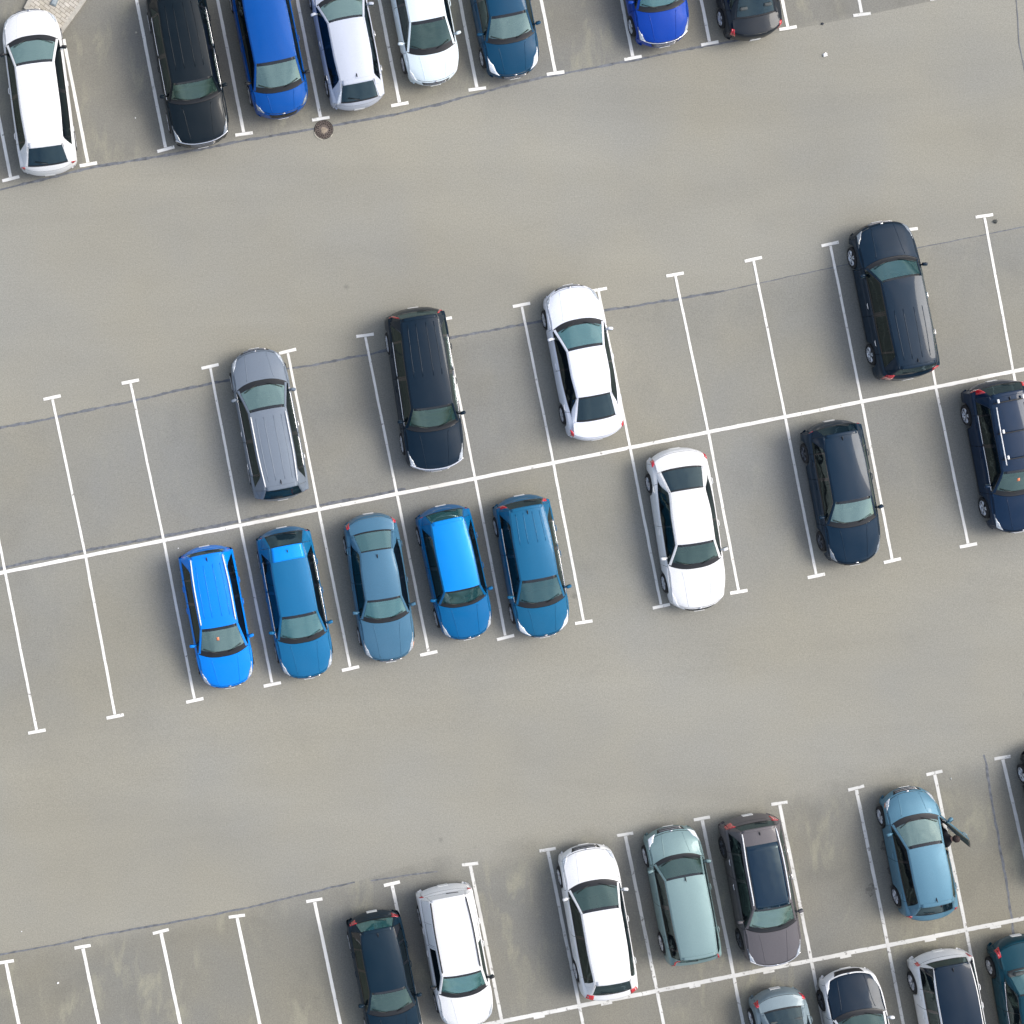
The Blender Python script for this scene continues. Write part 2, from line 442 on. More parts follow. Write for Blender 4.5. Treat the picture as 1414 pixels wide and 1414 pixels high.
    # ---- doors
    for m in (0, 1):
        R = (lambda a, z: (a, z)) if m == 0 else (lambda a, z: (32 - z, 32 - a))
        vv = (lambda v: v) if m == 0 else (lambda v: 32 - v)
        for (ua, ub, nm) in ((u_door, pB, 'front_door'), (pB, u_rd, 'rear_door')):
            swing = opened and nm == 'front_door' and m == 0
            D = MB()
            v0, v1 = R(1.3, 6.4); sh.patch(D, ua, ub, v0, v1, .006)
            wa = max(ua, 6.0); wb_ = ub
            if swing: D2 = MB(); v0, v1 = R(1.3, 6.4); sh.patch(D2, ua, ub, v0, v1, .006, -.09); D.v += D2.v; o = len(D.v) - len(D2.v); D.f += [tuple(x + o for x in reversed(f)) for f in D2.f]; D.mi += [1]*len(D2.f)
            mats = [P, M_TRIM]
            fr = MB()
            v0, v1 = R(6.4, 7.05); sh.patch(fr, wa, wb_, v0, v1, .003)
            v0, v1 = R(8.95, 9.3); sh.patch(fr, wa, wb_, v0, v1, .002)
            pl = .05 if nm == 'front_door' else .04
            v0, v1 = R(7.05, 8.95); sh.patch(fr, wb_ - pl, wb_, v0, v1, .003)
            sh.patch(fr, wa, wa + (.12 if nm == 'front_door' else pl), v0, v1, .003)
            G = MB(); v0, v1 = R(7.05, 8.95); sh.patch(G, wa + (.12 if nm == 'front_door' else pl), wb_ - pl, v0, v1, 0, -.008)
            hd = MB(); hp = sh.P(ub - .22, vv(4.35)); s_ = 1 if m == 0 else -1
            hd.tube([hp + Vector((s_*.012, .1, 0)), hp + Vector((s_*.035, .06, .005)), hp + Vector((s_*.035, -.06, .005)), hp + Vector((s_*.012, -.1, 0))], .013, 6)
            meshes = [(D, mats), (fr, PP if c.get('framepaint') else M_GLOSSB), (G, M_SIDE), (hd, M_CHROME if c.get('chromehandle') else P)]
            tr = None
            if c.get('chrome', False):
                tr = MB(); ps = [sh.P(wa + .05 + (wb_-wa-.05)*i/12, vv(6.55)) + Vector((s_*.006, 0, .006)) for i in range(13)]; tr.tube(ps, .012, 5)
            mr = None
            if nm == 'front_door':
                mp = sh.P(6.28, vv(6.2)); mr = MB()
                mc = mp + Vector((s_*.125, .0, .06)); mr.box(mc, (.17, .10, .12), Matrix.Rotation(s_*-.18, 3, 'Z'), bev=.045)
                mr.tube([mp + Vector((s_*-.03, 0, .0)), mc - Vector((s_*.05, 0, .02))], .028, 6)
                mg = MB(); mg.box(mc + Vector((s_*-.012, -.055, 0)), (.13, .012, .08), Matrix.Rotation(s_*-.18, 3, 'Z'), bev=.004)
            hinge = Vector((0, 0, 0))
            if swing: hinge = sh.P(ua, vv(4)); hinge.z = 0
            for mb_ in [x[0] for x in meshes] + [tr, mr] + ([mg] if mr else []):
                if mb_ is not None and swing: mb_.v = [tuple(Vector(p) - hinge) for p in mb_.v]
            do = meshes[0][0].obj(nm, mats, root)
            blank = c.get('norear') and nm == 'rear_door'
            meshes[1][0].obj('window_frame', P if blank else meshes[1][1], do); meshes[2][0].obj('side_panel' if blank else 'window', P if blank else M_SIDE, do); meshes[3][0].obj('handle', meshes[3][1], do)
            if tr: tr.obj('window_trim', M_CHROME, do)
            if mr:
                mo = mr.obj('mirror', c.get('mirmat', P) if not c.get('blackmirror') else M_TRIM, do, fix=True); mg.obj('mirror_glass', M_REAR, do, smooth=False)
            if swing:
                do.location = hinge; do.rotation_euler = (0, 0, math.radians(opened)); tag(do, 'open front door swung wide')
                cd = MB(); k0 = sh.P(6.5, 5.2) - hinge; 
                cd.tube([k0 + Vector((-.12, 0, -.12)), k0 + Vector((-.12, -.35, -.12)), k0 + Vector((-.13, -.62, -.10))], .028, 6); cd.obj('armrest', M_WHITEBAR, do)
        if u_rd < 9.0:
            q = MB(); v0, v1 = R(6.4, 9.3); sh.patch(q, u_rd, max(u_rd + .45, 9.05), v0, v1, .003, -.004)
            q.obj('side_panel' if c.get('norear') else 'quarter_window', P if c.get('norear') else M_SIDE, root)
        elif u_rd + .45 > 9.05:
            q = MB(); v0, v1 = R(6.4, 9.3 if u_rd < 9 else 10.0); sh.patch(q, u_rd, u_rd + .45, v0, v1, .003, -.004)
            q.obj('side_panel' if c.get('norear') else 'quarter_window', P if c.get('norear') else M_SIDE, root)
            q2 = MB(); v0, v1 = R(10.0, 10.4); sh.patch(q2, 9.0, u_rd + .45, v0, v1, .0); q2.obj('rail_panel', P, root)
    if typ in ('sedan', 'hatch', 'wagon', 'suv'):
        ue = max(u_rd, 9.0) if u_rd + .45 <= 9.05 else u_rd + .45
        k = {'sedan': 1.05, 'hatch': .55, 'wagon': .5, 'suv': .45}[typ]
        for q in ([(ue + .02, 10.35), (ue - k, 9.5), (ue - .12, 6.5), (ue + .02, 6.4)],):
            for qq in (q, mirror_quad(q)[::-1]):
                g = MB(); sh.lens(g, qq, .006, 8); g.obj('rear_pillar', PP, root, fix=True)
    # ---- lamps
    hl = c.get('head', [(2.45, 11.9), (2.5, 6.0), (4.0, 5.4), (3.45, 10.9)])
    for q in (hl, mirror_quad(hl)[::-1]):
        g = MB(); sh.lens(g, q, .008, 8); g.obj('headlight', c.get('headmat', M_LAMP if 'head' in c else M_LAMPM), root, fix=True)
    if c.get('amber'):
        g = MB(); q = [(2.3, 7.2), (2.5, 5.2), (3.3, 4.2), (2.8, 6.2)]; sh.lens(g, mirror_quad(q)[::-1], .012, 4); g.obj('indicator', M_AMBER, root, fix=True)
    tl = c.get('tail', 'hatch')
    TQ = {'hatch': [(10.2, 8.6), (10.2, 5.6), (11.1, 4.4), (11.05, 8.4)],
          'sedan': [(10.6, 9.5), (10.6, 5.4), (11.6, 4.4), (11.6, 10.6)], 'thin': [(10.7, 6.2), (10.5, 4.9), (11.6, 4.2), (11.6, 6.6)],
          'tall': [(9.35, 10.5), (9.4, 9.2), (11.2, 4.8), (11.1, 8.8)],
          'low': [(10.05, 11.6), (10.05, 5.6), (11.8, 4.4), (11.8, 11.6)],
          'boom': [(9.5, 10.9), (9.5, 6.6), (11.3, 4.6), (11.2, 10.2)]}[tl]
    for q in (TQ, mirror_quad(TQ)[::-1]):
        g = MB(); sh.lens(g, q, .012, 8); g.obj('taillight', c.get('tailmat', M_RED), root, fix=True)
    # ---- grille, badge, plates
    gr = MB(); sh.lens(gr, [(1.3, 13.2), (2.4, 12.8), (2.4, 19.2), (1.3, 18.8)], .003, 8); go = gr.obj('grille', M_TRIM, root, fix=True)
    gb = MB()
    for uu in (1.6, 2.1):
        gb.tube([sh.P(uu, 13.4 + 5.2*i/10) + sh.n(uu, 13.4 + 5.2*i/10)*.006 for i in range(11)], .006, 5)
    gb.obj('grille_bar', M_CHROME if c.get('chromefront', True) else M_TRIM, go)
    if c.get('chromelip'):
        gb = MB(); gb.tube([sh.P(2.62, 7.0 + 18*i/20) + sh.n(2.62, 7.0 + 18*i/20)*.012 for i in range(21)], c['chromelip'], 6); gb.obj('chrome_strip', M_CHROME, root)
    bd = MB(); p = sh.P(2.62, 16) + sh.n(2.62, 16)*.01; bd.box(p, (.08, .035, .03), bev=.01); bd.obj('badge', M_CHROME, root, fix=True)
    for (uu, nm) in ((.85, 'front_plate'), (12.7, 'rear_plate')):
        p = sh.P(uu, 16) + sh.n(uu, 16)*.004; nn = sh.n(uu, 16)
        rot = Vector((0, nn.y, nn.z)).to_track_quat('Y', 'Z').to_matrix()
        pl = MB(); pl.box(p, (.33, .015, .165), rot, bev=.004); pl.obj('number_plate', M_PLATE, root, smooth=False)
    if c.get('rearstrip'):
        gb = MB(); gb.tube([sh.P(11.25, 10 + 12*i/10) + sh.n(11.25, 10 + 12*i/10)*.012 for i in range(11)], .018, 6); gb.obj('chrome_strip', M_CHROME, root)
    # ---- roof rails
    if c.get('rails'):
        for q in (10.9, 21.1):
            g = MB(); ps = [sh.P(7.12 + 1.72*i/14, q) + Vector((0, 0, .0 if i in (0, 14) else .035)) for i in range(15)]
            g.tube(ps, .02, 6); g.obj('roof_rail', {'w': M_WHITEBAR, 'b': M_TRIM}[c['rails']], root)
    if c.get('rack'):
        for q, a, z in ((11.9, 7.2, 8.6), (20.1, 7.2, 8.6)):
            g = MB(); ps = [sh.P(a + (z-a)*i/10, q) + Vector((0, 0, .09)) for i in range(11)]; g.tube(ps, .018, 6); g.obj('rack_bar', M_WHITEBAR, root)
        for uu in (7.35, 8.0, 8.7):
            g = MB(); ps = [sh.P(uu, 10.9 + 10.2*i/8) + Vector((0, 0, .07)) for i in range(9)]; g.tube(ps, .02, 6); g.obj('rack_crossbar', M_TRIM, root)
            for q in (12.6, 19.4):
                g = MB(); g.box(sh.P(uu+.05, q) + Vector((0, 0, .1)), (.06, .12, .05), bev=.01); g.obj('rack_clamp', M_WHITEBAR, root)
    # ---- wheels, underbody, cabin
    rwid = sh.rw
    for (d_, nm) in ((sh.axf, 'f'), (sh.axr, 'r')):
        for sd in (1, -1):
            wheel(root, sd*(sh.hw - .09), L/2 - d_, rwid, sd, c.get('darkrim', False), c.get('steer', 0) if nm == 'f' else 0)
    ub = MB(); ub.box((0, 0, .34), (W - .56, L - .5, .28), bev=.06)
    ub.box((0, L/2 - (sh.axf + sh.axr)/2, .33), (W - .16, sh.axr - sh.axf - 2*sh.ra - .06, .24), bev=.04)
    ub.obj('underbody', M_UNDER, root, smooth=False)
    sm = c.get('seat', M_SEAT)
    db = MB(); yc = L/2 - cowl; db.box((0, yc - .30, .82), (W - .34, .46, .22), bev=.07); db.obj('dashboard', M_DASH, root, fix=True)
    ysf = L/2 - wtop - .28
    for sd in (-1, 1):
        st = MB(); x = sd*.36
        st.box((x, ysf + .18, .56), (.50, .52, .16), bev=.06)
        st.box((x, ysf - .16, .86), (.48, .15, .58), Matrix.Rotation(.25, 3, 'X'), bev=.06)
        st.box((x, ysf - .25, 1.20 + .05*tall), (.26, .10, .18), bev=.04)
        st.obj('front_seat', sm, root, fix=True)
    st = MB(); yr_ = ysf - .95
    st.box((0, yr_ + .12, .54), (W - .5, .5, .16), bev=.06); st.box((0, yr_ - .2, .84), (W - .52, .15, .56), Matrix.Rotation(.3, 3, 'X'), bev=.06)
    for x in (-.38, .38): st.box((x, yr_ - .3, 1.14), (.24, .1, .16), bev=.04)
    st.obj('rear_seat', sm, root, fix=True)
    sw = MB(); ctrw = Vector((.36, yc - .60, .90)); rr = .18
    ps = [ctrw + Vector((math.cos(a)*rr, math.sin(a)*rr*.45, math.sin(a)*rr*.9)) for a in [2*PI*i/16 for i in range(17)]]
    sw.tube(ps, .016, 6); sw.obj('steering_wheel', M_TRIM, root, fix=True)
    im = MB(); p = sh.P(6.86, 16) - Vector((0, .0, .08)); im.box(p, (.22, .03, .06), bev=.01); im.obj('inner_mirror', M_TRIM, root)
    if c.get('paper'):
        sk = MB(); sh.lens(sk, [(6.55, 14.9), (6.66, 14.9), (6.66, 15.5), (6.55, 15.5)], .004, 2); sk.obj('screen_sticker', M_STICK, ws)
    return root, sh

EXTRA = {}
exec_cars = []
def car(name, typ, f, r, marks, W, H, col, label, cat, group, **kw):
    c = dict(name=name, type=typ, f=f, r=r, cowl=marks[0], wtop=marks[1], rtop=marks[2], rbot=marks[3], W=W, H=H, col=col, label=label, cat=cat, group=group, **kw)
    return build_car(c)

GT, GM, GL, GB, GE = ('cars parked in the top row', 'cars parked in the upper middle row', 'cars parked in the lower middle row', 'cars parked in the second row from the bottom', 'cars cut by the bottom edge')
WH = (.74, .75, .755)
# ---- top row
car('estate_car', 'wagon', (39, 14), (69, 242), (50, 87, 201, 229), 1.84, 1.62, WH,
    'white car with long plain roof and black tailgate glass beside brick paving', 'car', GT, blackmirror=True, tail='hatch', fin=False, metal=0, rearstrip=False)
car('off_road_car', 'suv', (281, 203), (238, -20), (141, 111, -8, -16), 1.88, 1.80, (.002, .008, .013),
    'black off-road car with ribbed roof and silver grille strip, left of the blue van', 'car', GT, ribs=(7.35, 8.7), chromelip=.022, chrome=True, tail='tall', fin=False, headmat=M_LAMPD)
car('van', 'van', (392, 163), (350, -46), (126, 84, -36, -42), 1.80, 1.85, (.0, .075, .33),
    'royal blue van with long blank roof, parked between black car and silver hatchback', 'van', GT, blackmirror=True, fin=False, tail='tall', headmat=M_LAMPD, chromefront=False)
car('hatchback', 'hatch', (459, -46), (497, 151), (-6, 26, 113, 140), 1.72, 1.50, (.52, .56, .64),
    'silver hatchback with its tailgate glass towards the aisle, right of the royal blue van', 'car', GT, metal=.1, tail='tall', chromehandle=True, tailmat=M_LAMP)
car('hatchback', 'hatch', (603, 117), (566, -72), (73, 27, -48, -64), 1.72, 1.48, (.70, .80, .84),
    'pale ice blue hatchback with white bonnet facing the aisle in the top row', 'car', GT, metal=.1, headmat=M_LAMP)
car('hatchback', 'hatch', (713, 108), (676, -78), (58, 19, -55, -70), 1.76, 1.48, (.002, .05, .11),
    'dark teal blue hatchback with bright white headlights, nose to the aisle in the top row', 'car', GT, head=[(2.4, 12.6), (2.5, 6), (4.3, 5.7), (3.7, 11.4)])
car('hatchback', 'hatch', (920, 64), (884, -122), (14, -26, -98, -114), 1.76, 1.50, (.0, .045, .33),
    'royal blue hatchback cut by the top edge with silver grille and bonnet creases', 'car', GT, chromelip=.014)
car('saloon_car', 'sedan', (1008, -140), (1045, 55), (-96, -60, -12, 23), 1.78, 1.45, (.012, .018, .026),
    'charcoal saloon car cut by the top edge with red tail lights at the aisle', 'car', GT, tail='sedan', seat=M_SEAT)
# ---- upper middle row
car('estate_car', 'wagon', (351, 482), (391, 690), (526, 565, 674, 687), 1.78, 1.55, (.17, .205, .25),
    'slate grey estate car with silver roof rails and ribbed roof', 'car', GM, rails='w', ribs=(7.2, 8.7), chrome=True, chromehandle=True, tail='hatch')
car('off_road_car', 'suv', (604, 650), (571, 425), (594, 562, 437, 430), 1.88, 1.82, (.001, .012, .026),
    'navy black off-road car with ribbed roof and thick chrome front strip, facing the centre line', 'car', GM, ribs=(7.7, 8.75), chromelip=.035, tail='tall', fin=False, chrome=True)
car('saloon_car', 'sedan', (786, 394), (826, 607), (442, 480, 546, 580), 1.80, 1.44, (.76, .79, .86),
    'white saloon car facing away from the centre line in the upper middle row', 'car', GM, metal=.05, tail='thin', fin=False)
car('off_road_car', 'suv', (1214, 307), (1256, 524), (356, 384, 506, 515), 1.88, 1.72, (.002, .016, .035),
    'navy sport utility car with bright red tail lights, nose up, no neighbour', 'car', GM, tail='low', chromehandle=True, ribs=(7.7, 8.7), seat=M_SEATB, headmat=M_LAMPD)
# ---- lower middle row
car('crossover_car', 'hatch', (318, 949), (282, 754), (905, 866, 766, 758), 1.76, 1.56, (.0, .22, .78),
    'bright azure blue crossover car with white roof rails, leftmost of the five blue cars', 'car', GL, rails='w', tail='hatch', paper=True, ribs=(7.3, 8.6), metal=.05)
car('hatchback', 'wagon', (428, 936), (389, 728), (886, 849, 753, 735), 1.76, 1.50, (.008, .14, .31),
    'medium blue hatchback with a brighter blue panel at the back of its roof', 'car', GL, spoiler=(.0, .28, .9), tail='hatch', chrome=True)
car('saloon_car', 'sedan', (541, 913), (509, 709), (858, 827, 760, 733), 1.72, 1.42, (.062, .16, .25),
    'steel blue saloon car with greenish rear glass, middle of the five blue cars', 'car', GL, greenrear=True, tail='sedan', amber=True)
car('hatchback', 'hatch', (649, 882), (609, 698), (836, 814, 718, 705), 1.72, 1.55, (.0, .12, .31),
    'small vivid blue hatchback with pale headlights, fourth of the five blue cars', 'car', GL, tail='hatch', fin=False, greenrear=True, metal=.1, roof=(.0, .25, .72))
car('hatchback', 'hatch', (754, 879), (718, 684), (837, 799, 700, 691), 1.76, 1.54, (.008, .12, .245),
    'teal blue hatchback with tall red and white tail lights, rightmost of the five blue cars', 'car', GL, tail='boom', ribs=(8.0, 8.75), chrome=True, head=[(2.4, 12.9), (2.5, 6), (4.2, 5.6), (3.5, 11.5)])
car('saloon_car', 'sedan', (968, 842), (933, 619), (783, 750, 676, 645), 1.86, 1.42, WH,
    'white saloon car facing down in the lower middle row, alone between two empty bays', 'car', GL, metal=0, tail='thin', fin=False, headmat=M_WHITEBAR, chromefront=False)
car('hatchback', 'hatch', (1184, 779), (1147, 581), (726, 690, 598, 587), 1.78, 1.52, (.002, .018, .040),
    'dark navy hatchback facing down in the lower middle row with a dull dusty roof', 'car', GL, headmat=M_LAMPD, darkrim=True, chromefront=False)
car('crossover_car', 'suv', (1412, 734), (1372, 526), (682, 648, 542, 530), 1.84, 1.66, (.002, .018, .050),
    'dark navy crossover car with white roof rack bars, cut by the right edge', 'car', GL, rack=True, chrome=True, tail='boom', paper=True)
# ---- second row from the bottom
car('estate_car', 'wagon', (552, 1450), (514, 1258), (1401, 1368, 1284, 1268), 1.74, 1.50, (.003, .018, .034),
    'dark navy estate car with greenish back window, just left of the white van', 'car', GB, greenrear=True, tail='low', blackpillar=True)
car('panel_van', 'van', (649, 1417), (612, 1222), (1375, 1346, 1234, 1227), 1.76, 1.58, WH,
    'white panelled estate van with two thin black roof rails', 'van', GB, rails='b', norear=True, blackmirror=True, metal=0, fin=False, tail='hatch', framepaint=True)
car('crossover_car', 'suv', (808, 1166), (844, 1377), (1217, 1257, 1358, 1372), 1.80, 1.62, WH,
    'white crossover car facing up with black tailgate window beside the centre line', 'car', GB, metal=0, tail='low', fin=False)
car('boxy_car', 'boxy', (925, 1141), (960, 1328), (1181, 1211, 1323, 1326), 1.72, 1.60, (.20, .295, .30),
    'pale green silver boxy car with square flat roof and white headlights', 'car', GB, metal=.3, fin='front', ws=2, tail='tall', head=[(2.2, 12.4), (2.3, 5.6), (4.1, 5.4), (3.5, 11.4)])
car('crossover_car', 'suv', (1072, 1331), (1034, 1125), (1285, 1253, 1144, 1134), 1.82, 1.66, (.115, .108, .115),
    'grey brown crossover car with long dark roof window and white roof rails', 'car', GB, pano=(6.99, 8.5), rails='w', darkrim=True, chromelip=.014, chromehandle=True, tail='low', blackpillar=False)
OPENCAR = car('hatchback', 'hatch', (1252, 1087), (1287, 1268), (1126, 1168, 1250, 1262), 1.72, 1.52, (.10, .22, .30),
    'pale steel blue hatchback with its front door wide open', 'car', GB, open=40, bp=7.45, amber=True, chrome=False, tail='hatch', metal=.3)
car('hatchback', 'hatch', (1449, 1026), (1486, 1222), (1072, 1110, 1200, 1214), 1.74, 1.50, (.012, .014, .018),
    'black car of which only one wheel and corner show at the right edge', 'car', GB)
# ---- bottom row
car('saloon_car', 'sedan', (1110, 1560), (1072, 1364), (1512, 1480, 1424, 1392), 1.72, 1.45, (.20, .26, .29),
    'silver grey saloon car with red tail lights, left of the black bonnet', 'car', GE, tail='sedan')
car('crossover_car', 'suv', (1171, 1337), (1210, 1545), (1396, 1433, 1524, 1538), 1.84, 1.60, WH,
    'white car with black bonnet, nose up, cut by the bottom edge', 'car', GE, hoodcol=(.003, .014, .03), roof=(.003, .014, .03), headmat=M_WHITEBAR, darkrim=True, metal=0, chromefront=False, creases=(12.6, 19.4))
car('crossover_car', 'suv', (1336, 1515), (1298, 1312), (1466, 1430, 1333, 1324), 1.86, 1.62, WH,
    'white car with black roof and tailgate window, cut by the bottom edge', 'car', GE, roof=(.003, .015, .033), blackpillar=True, metal=0, tail='thin', rwiper=False)
car('saloon_car', 'sedan', (1443, 1494), (1406, 1291), (1446, 1412, 1372, 1335), 1.82, 1.45, (.001, .042, .065),
    'dark teal saloon car in the bottom right corner with a red tail light', 'car', GE, tail='sedan', chrome=True, greenrear=True)

# ------------------------------------------------------------------ asphalt
def asphalt_colour(nt, base, streak, stain, spots, seed=0, patch=.07):
    v = coords(nt); vs = coords(nt, rot=-ROW, scale=(.22, 1, 1), loc=(seed, seed, 0)); vt = coords(nt, rot=-ROW, scale=(1, .35, 1), loc=(seed, 3, 0))
    big = noise(nt, v, .09, 3, .5); br = ramp(nt, [(.3, .95), (.7, 1.05)]); nt.links.new(big, br.inputs[0])
    st = noise(nt, vs, .42, 4, .55, .6); sr = ramp(nt, [(.3, 1 - streak), (.7, 1 + streak)]); nt.links.new(st, sr.inputs[0])
    c = mixc(nt, 1, base, br.outputs[0], 'MULTIPLY'); c = mixc(nt, 1, c, sr.outputs[0], 'MULTIPLY')
    hue = noise(nt, v, .16, 3); hr = ramp(nt, [(.35, (1 + patch*.6, 1 + patch*.3, 1 - patch*.8)), (.65, (1 - patch*1.6, 1 - patch, 1 + patch*.1))]); nt.links.new(hue, hr.inputs[0])
    c = mixc(nt, 1, c, hr.outputs[0], 'MULTIPLY')
    # dull stains
    s1 = noise(nt, v, .55, 6, .6, .4); r1 = ramp(nt, [(.52, 0.0), (.72, stain)]); nt.links.new(s1, r1.inputs[0])
    c = mixc(nt, r1.outputs[0], c, tuple(x * .62 for x in base))
    # pale mineral patches, stretched the way the cars roll
    if spots:
        s2 = noise(nt, vt, 1.9, 6, .62, .5); r2 = ramp(nt, [(.50, 0.0), (.66, spots)]); nt.links.new(s2, r2.inputs[0])
        s3 = noise(nt, v, .35, 2); r3 = ramp(nt, [(.40, 0.0), (.58, 1.0)]); nt.links.new(s3, r3.inputs[0])
        f = N(nt, 'ShaderNodeMath', operation='MULTIPLY'); nt.links.new(r2.outputs[0], f.inputs[0]); nt.links.new(r3.outputs[0], f.inputs[1])
        c = mixc(nt, f.outputs[0], c, (base[0]*1.42, base[1]*1.42, base[2]*1.25))
    return c
def band(nt, t0, w0, t1=None, w1=1):
    """soft mask of the strip between two lines parallel to the rows"""
    tc = nt.nodes.new('ShaderNodeTexCoord'); dp = N(nt, 'ShaderNodeVectorMath', operation='DOT_PRODUCT')
    nt.links.new(tc.outputs['Object'], dp.inputs[0]); dp.inputs[1].default_value = EV[:]
    nz = noise(nt, coords(nt), .5, 5, .6)
    ad = N(nt, 'ShaderNodeMath', operation='MULTIPLY_ADD'); nt.links.new(nz, ad.inputs[0]); ad.inputs[1].default_value = -1.6 * min(1.5, abs(w0)); nt.links.new(dp.outputs['Value'], ad.inputs[2])
    def edge(a, b):
        m = N(nt, 'ShaderNodeMapRange'); m.interpolation_type = 'SMOOTHSTEP'; nt.links.new(ad.outputs[0], m.inputs['Value'])
        m.inputs['From Min'].default_value = a; m.inputs['From Max'].default_value = b; return m.outputs[0]
    e = edge(t0 - .8*min(1.5, abs(w0)), t0 - .8*min(1.5, abs(w0)) + w0)
    if t1 is None: return e
    f = edge(t1, t1 - w1); mu = N(nt, 'ShaderNodeMath', operation='MULTIPLY'); nt.links.new(e, mu.inputs[0]); nt.links.new(f, mu.inputs[1]); return mu.outputs[0]
AISLE = ((.280, .271, .231), .055, .10, 0, 0, .035)
def asphalt(name, bay=None, mask=None):
    m, nt, out = newmat(name); b = N(nt, 'ShaderNodeBsdfPrincipled', Roughness=.92)
    b.inputs['Specular IOR Level'].default_value = .25
    v = coords(nt); c = asphalt_colour(nt, *AISLE)
    if bay: c = mixc(nt, band(nt, *mask), c, asphalt_colour(nt, *bay))
    # small dark oil drops
    vo = N(nt, 'ShaderNodeTexVoronoi', Scale=.33, Randomness=1.0); nt.links.new(v, vo.inputs['Vector'])
    ro = ramp(nt, [(.015, .4), (.04, 0.0)]); nt.links.new(vo.outputs['Distance'], ro.inputs[0])
    c = mixc(nt, ro.outputs[0], c, (.11, .11, .1))
    # aggregate grain
    g1 = noise(nt, v, 26, 3, .75); gr = ramp(nt, [(.3, .80), (.7, 1.20)]); nt.links.new(g1, gr.inputs[0])
    g2 = noise(nt, v, 11, 4, .65); gr2 = ramp(nt, [(.3, .955), (.7, 1.045)]); nt.links.new(g2, gr2.inputs[0])
    c = mixc(nt, 1, c, gr.outputs[0], 'MULTIPLY'); c = mixc(nt, 1, c, gr2.outputs[0], 'MULTIPLY')
    nt.links.new(c, b.inputs['Base Color'])
    bp = N(nt, 'ShaderNodeBump', Strength=.25, Distance=.012); nt.links.new(g1, bp.inputs['Height']); nt.links.new(bp.outputs[0], b.inputs['Normal'])
    nt.links.new(b.outputs[0], out.inputs[0]); return m
TT = gp(450, 175).dot(EV); TM = gp(600, 470).dot(EV); TL = gp(706, 880).dot(EV); TB = gp(640, 1192).dot(EV)
M_AISLE = asphalt('aisle_asphalt')
M_BAYM = asphalt('middle_bay_asphalt', ((.247, .241, .210), .03, .2, .10, 5, .055), (TM - .3, .7, TL + .8, 3.0))
M_BAYT = asphalt('top_bay_asphalt', ((.217, .210, .182), .035, .3, .6, 11, .06), (TT + .1, -.5))
M_BAYB = asphalt('bottom_bay_asphalt', ((.217, .210, .180), .035, .3, .6, 11, .06), (TB - .6, 1.3))
M_SEAM = simple('tar_seam', (.135, .145, .16), .8, var=.4, nscale=6)

def marking(name, col, wear):
    m, nt, out = newmat(name); b = N(nt, 'ShaderNodeBsdfPrincipled', Roughness=.75)
    v = coords(nt); n1 = noise(nt, v, 5.5, 7, .72); r = ramp(nt, [(wear, 1.0), (wear + .07, 0.0)]); nt.links.new(n1, r.inputs[0])
    n2 = noise(nt, v, 1.2, 4); r2 = ramp(nt, [(.3, .82), (.7, 1.06)]); nt.links.new(n2, r2.inputs[0])
    c = mixc(nt, 1, col, r2.outputs[0], 'MULTIPLY'); c = mixc(nt, r.outputs[0], c, (.25, .24, .22))
    nt.links.new(c, b.inputs['Base Color']); nt.links.new(b.outputs[0], out.inputs[0]); return m
M_LINE = marking('line_paint', (.86, .85, .80), .335)
M_LINEW = marking('worn_line_paint', (.66, .66, .63), .36)

g = MB(); g.add([(-400, -400, 0), (400, -400, 0), (400, 400, 0), (-400, 400, 0)], [(0, 1, 2, 3)])
tag(g.obj('ground', M_AISLE, smooth=False), kind='structure')

def ribbon(pts, width, z, jag=0.0, step=.15, wj=.35):
    """irregular strip along world points"""
    mb = MB(); P = []
    for a, b in zip(pts[:-1], pts[1:]):
        n = max(1, int((b - a).length / step)); P += [a.lerp(b, i/n) for i in range(n)]
    P.append(pts[-1]); vs = []; off = 0
    for i, p in enumerate(P):
        t = (P[min(i+1, len(P)-1)] - P[max(i-1, 0)]).normalized(); nrm = Vector((-t.y, t.x, 0))
        off = off * .85 + random.gauss(0, jag)
        w = width * (1 + (random.uniform(-wj, wj) if jag else 0)) / 2
        for s_ in (-1, 1):
            q = p + nrm * (off + s_ * w); vs.append((q.x, q.y, z))
    fs = [(2*i, 2*i+2, 2*i+3, 2*i+1) for i in range(len(P)-1)]
    mb.add(vs, fs); return mb

def poly(name, pts, z, mat, kind='structure'):
    mb = MB(); mb.add([(p.x, p.y, z) for p in pts], [tuple(range(len(pts)))])
    o = mb.obj(name, mat, smooth=False, fix=True)
    if o.data.polygons[0].normal.z < 0: o.data.flip_normals()
    return tag(o, kind=kind)

def far(p, k): return p + EU * k
# seams that bound each strip of bays
seamT = [gp(-400, 345), gp(0, 262), gp(130, 231), gp(230, 215), gp(330, 196), gp(450, 175), gp(600, 146), gp(700, 118), gp(870, 84), gp(1040, 52), gp(1190, 22), gp(1330, -8), gp(1800, -108)]
poly('parking_surface', seamT + [gp(1800, -700), gp(-400, -700)], .004, M_BAYT)
seamM = [gp(-400, 671), gp(0, 592), gp(160, 558), gp(300, 528), gp(520, 487), gp(700, 452), gp(1000, 402), gp(1270, 342), gp(1414, 313), gp(1900, 216)]
lowM = [gp(1900, 760), gp(-400, 1212)]
poly('parking_surface', seamM + lowM, .004, M_BAYM)
seamB = [gp(-400, 1400), gp(0, 1318), gp(160, 1288), gp(330, 1256), gp(490, 1218), gp(640, 1172), gp(760, 1143), gp(1076, 1080), gp(1289, 1038), gp(1380, 1020), gp(1900, 920)]
poly('parking_surface', seamB + [gp(1900, 2100), gp(-400, 2100)], .004, M_BAYB)
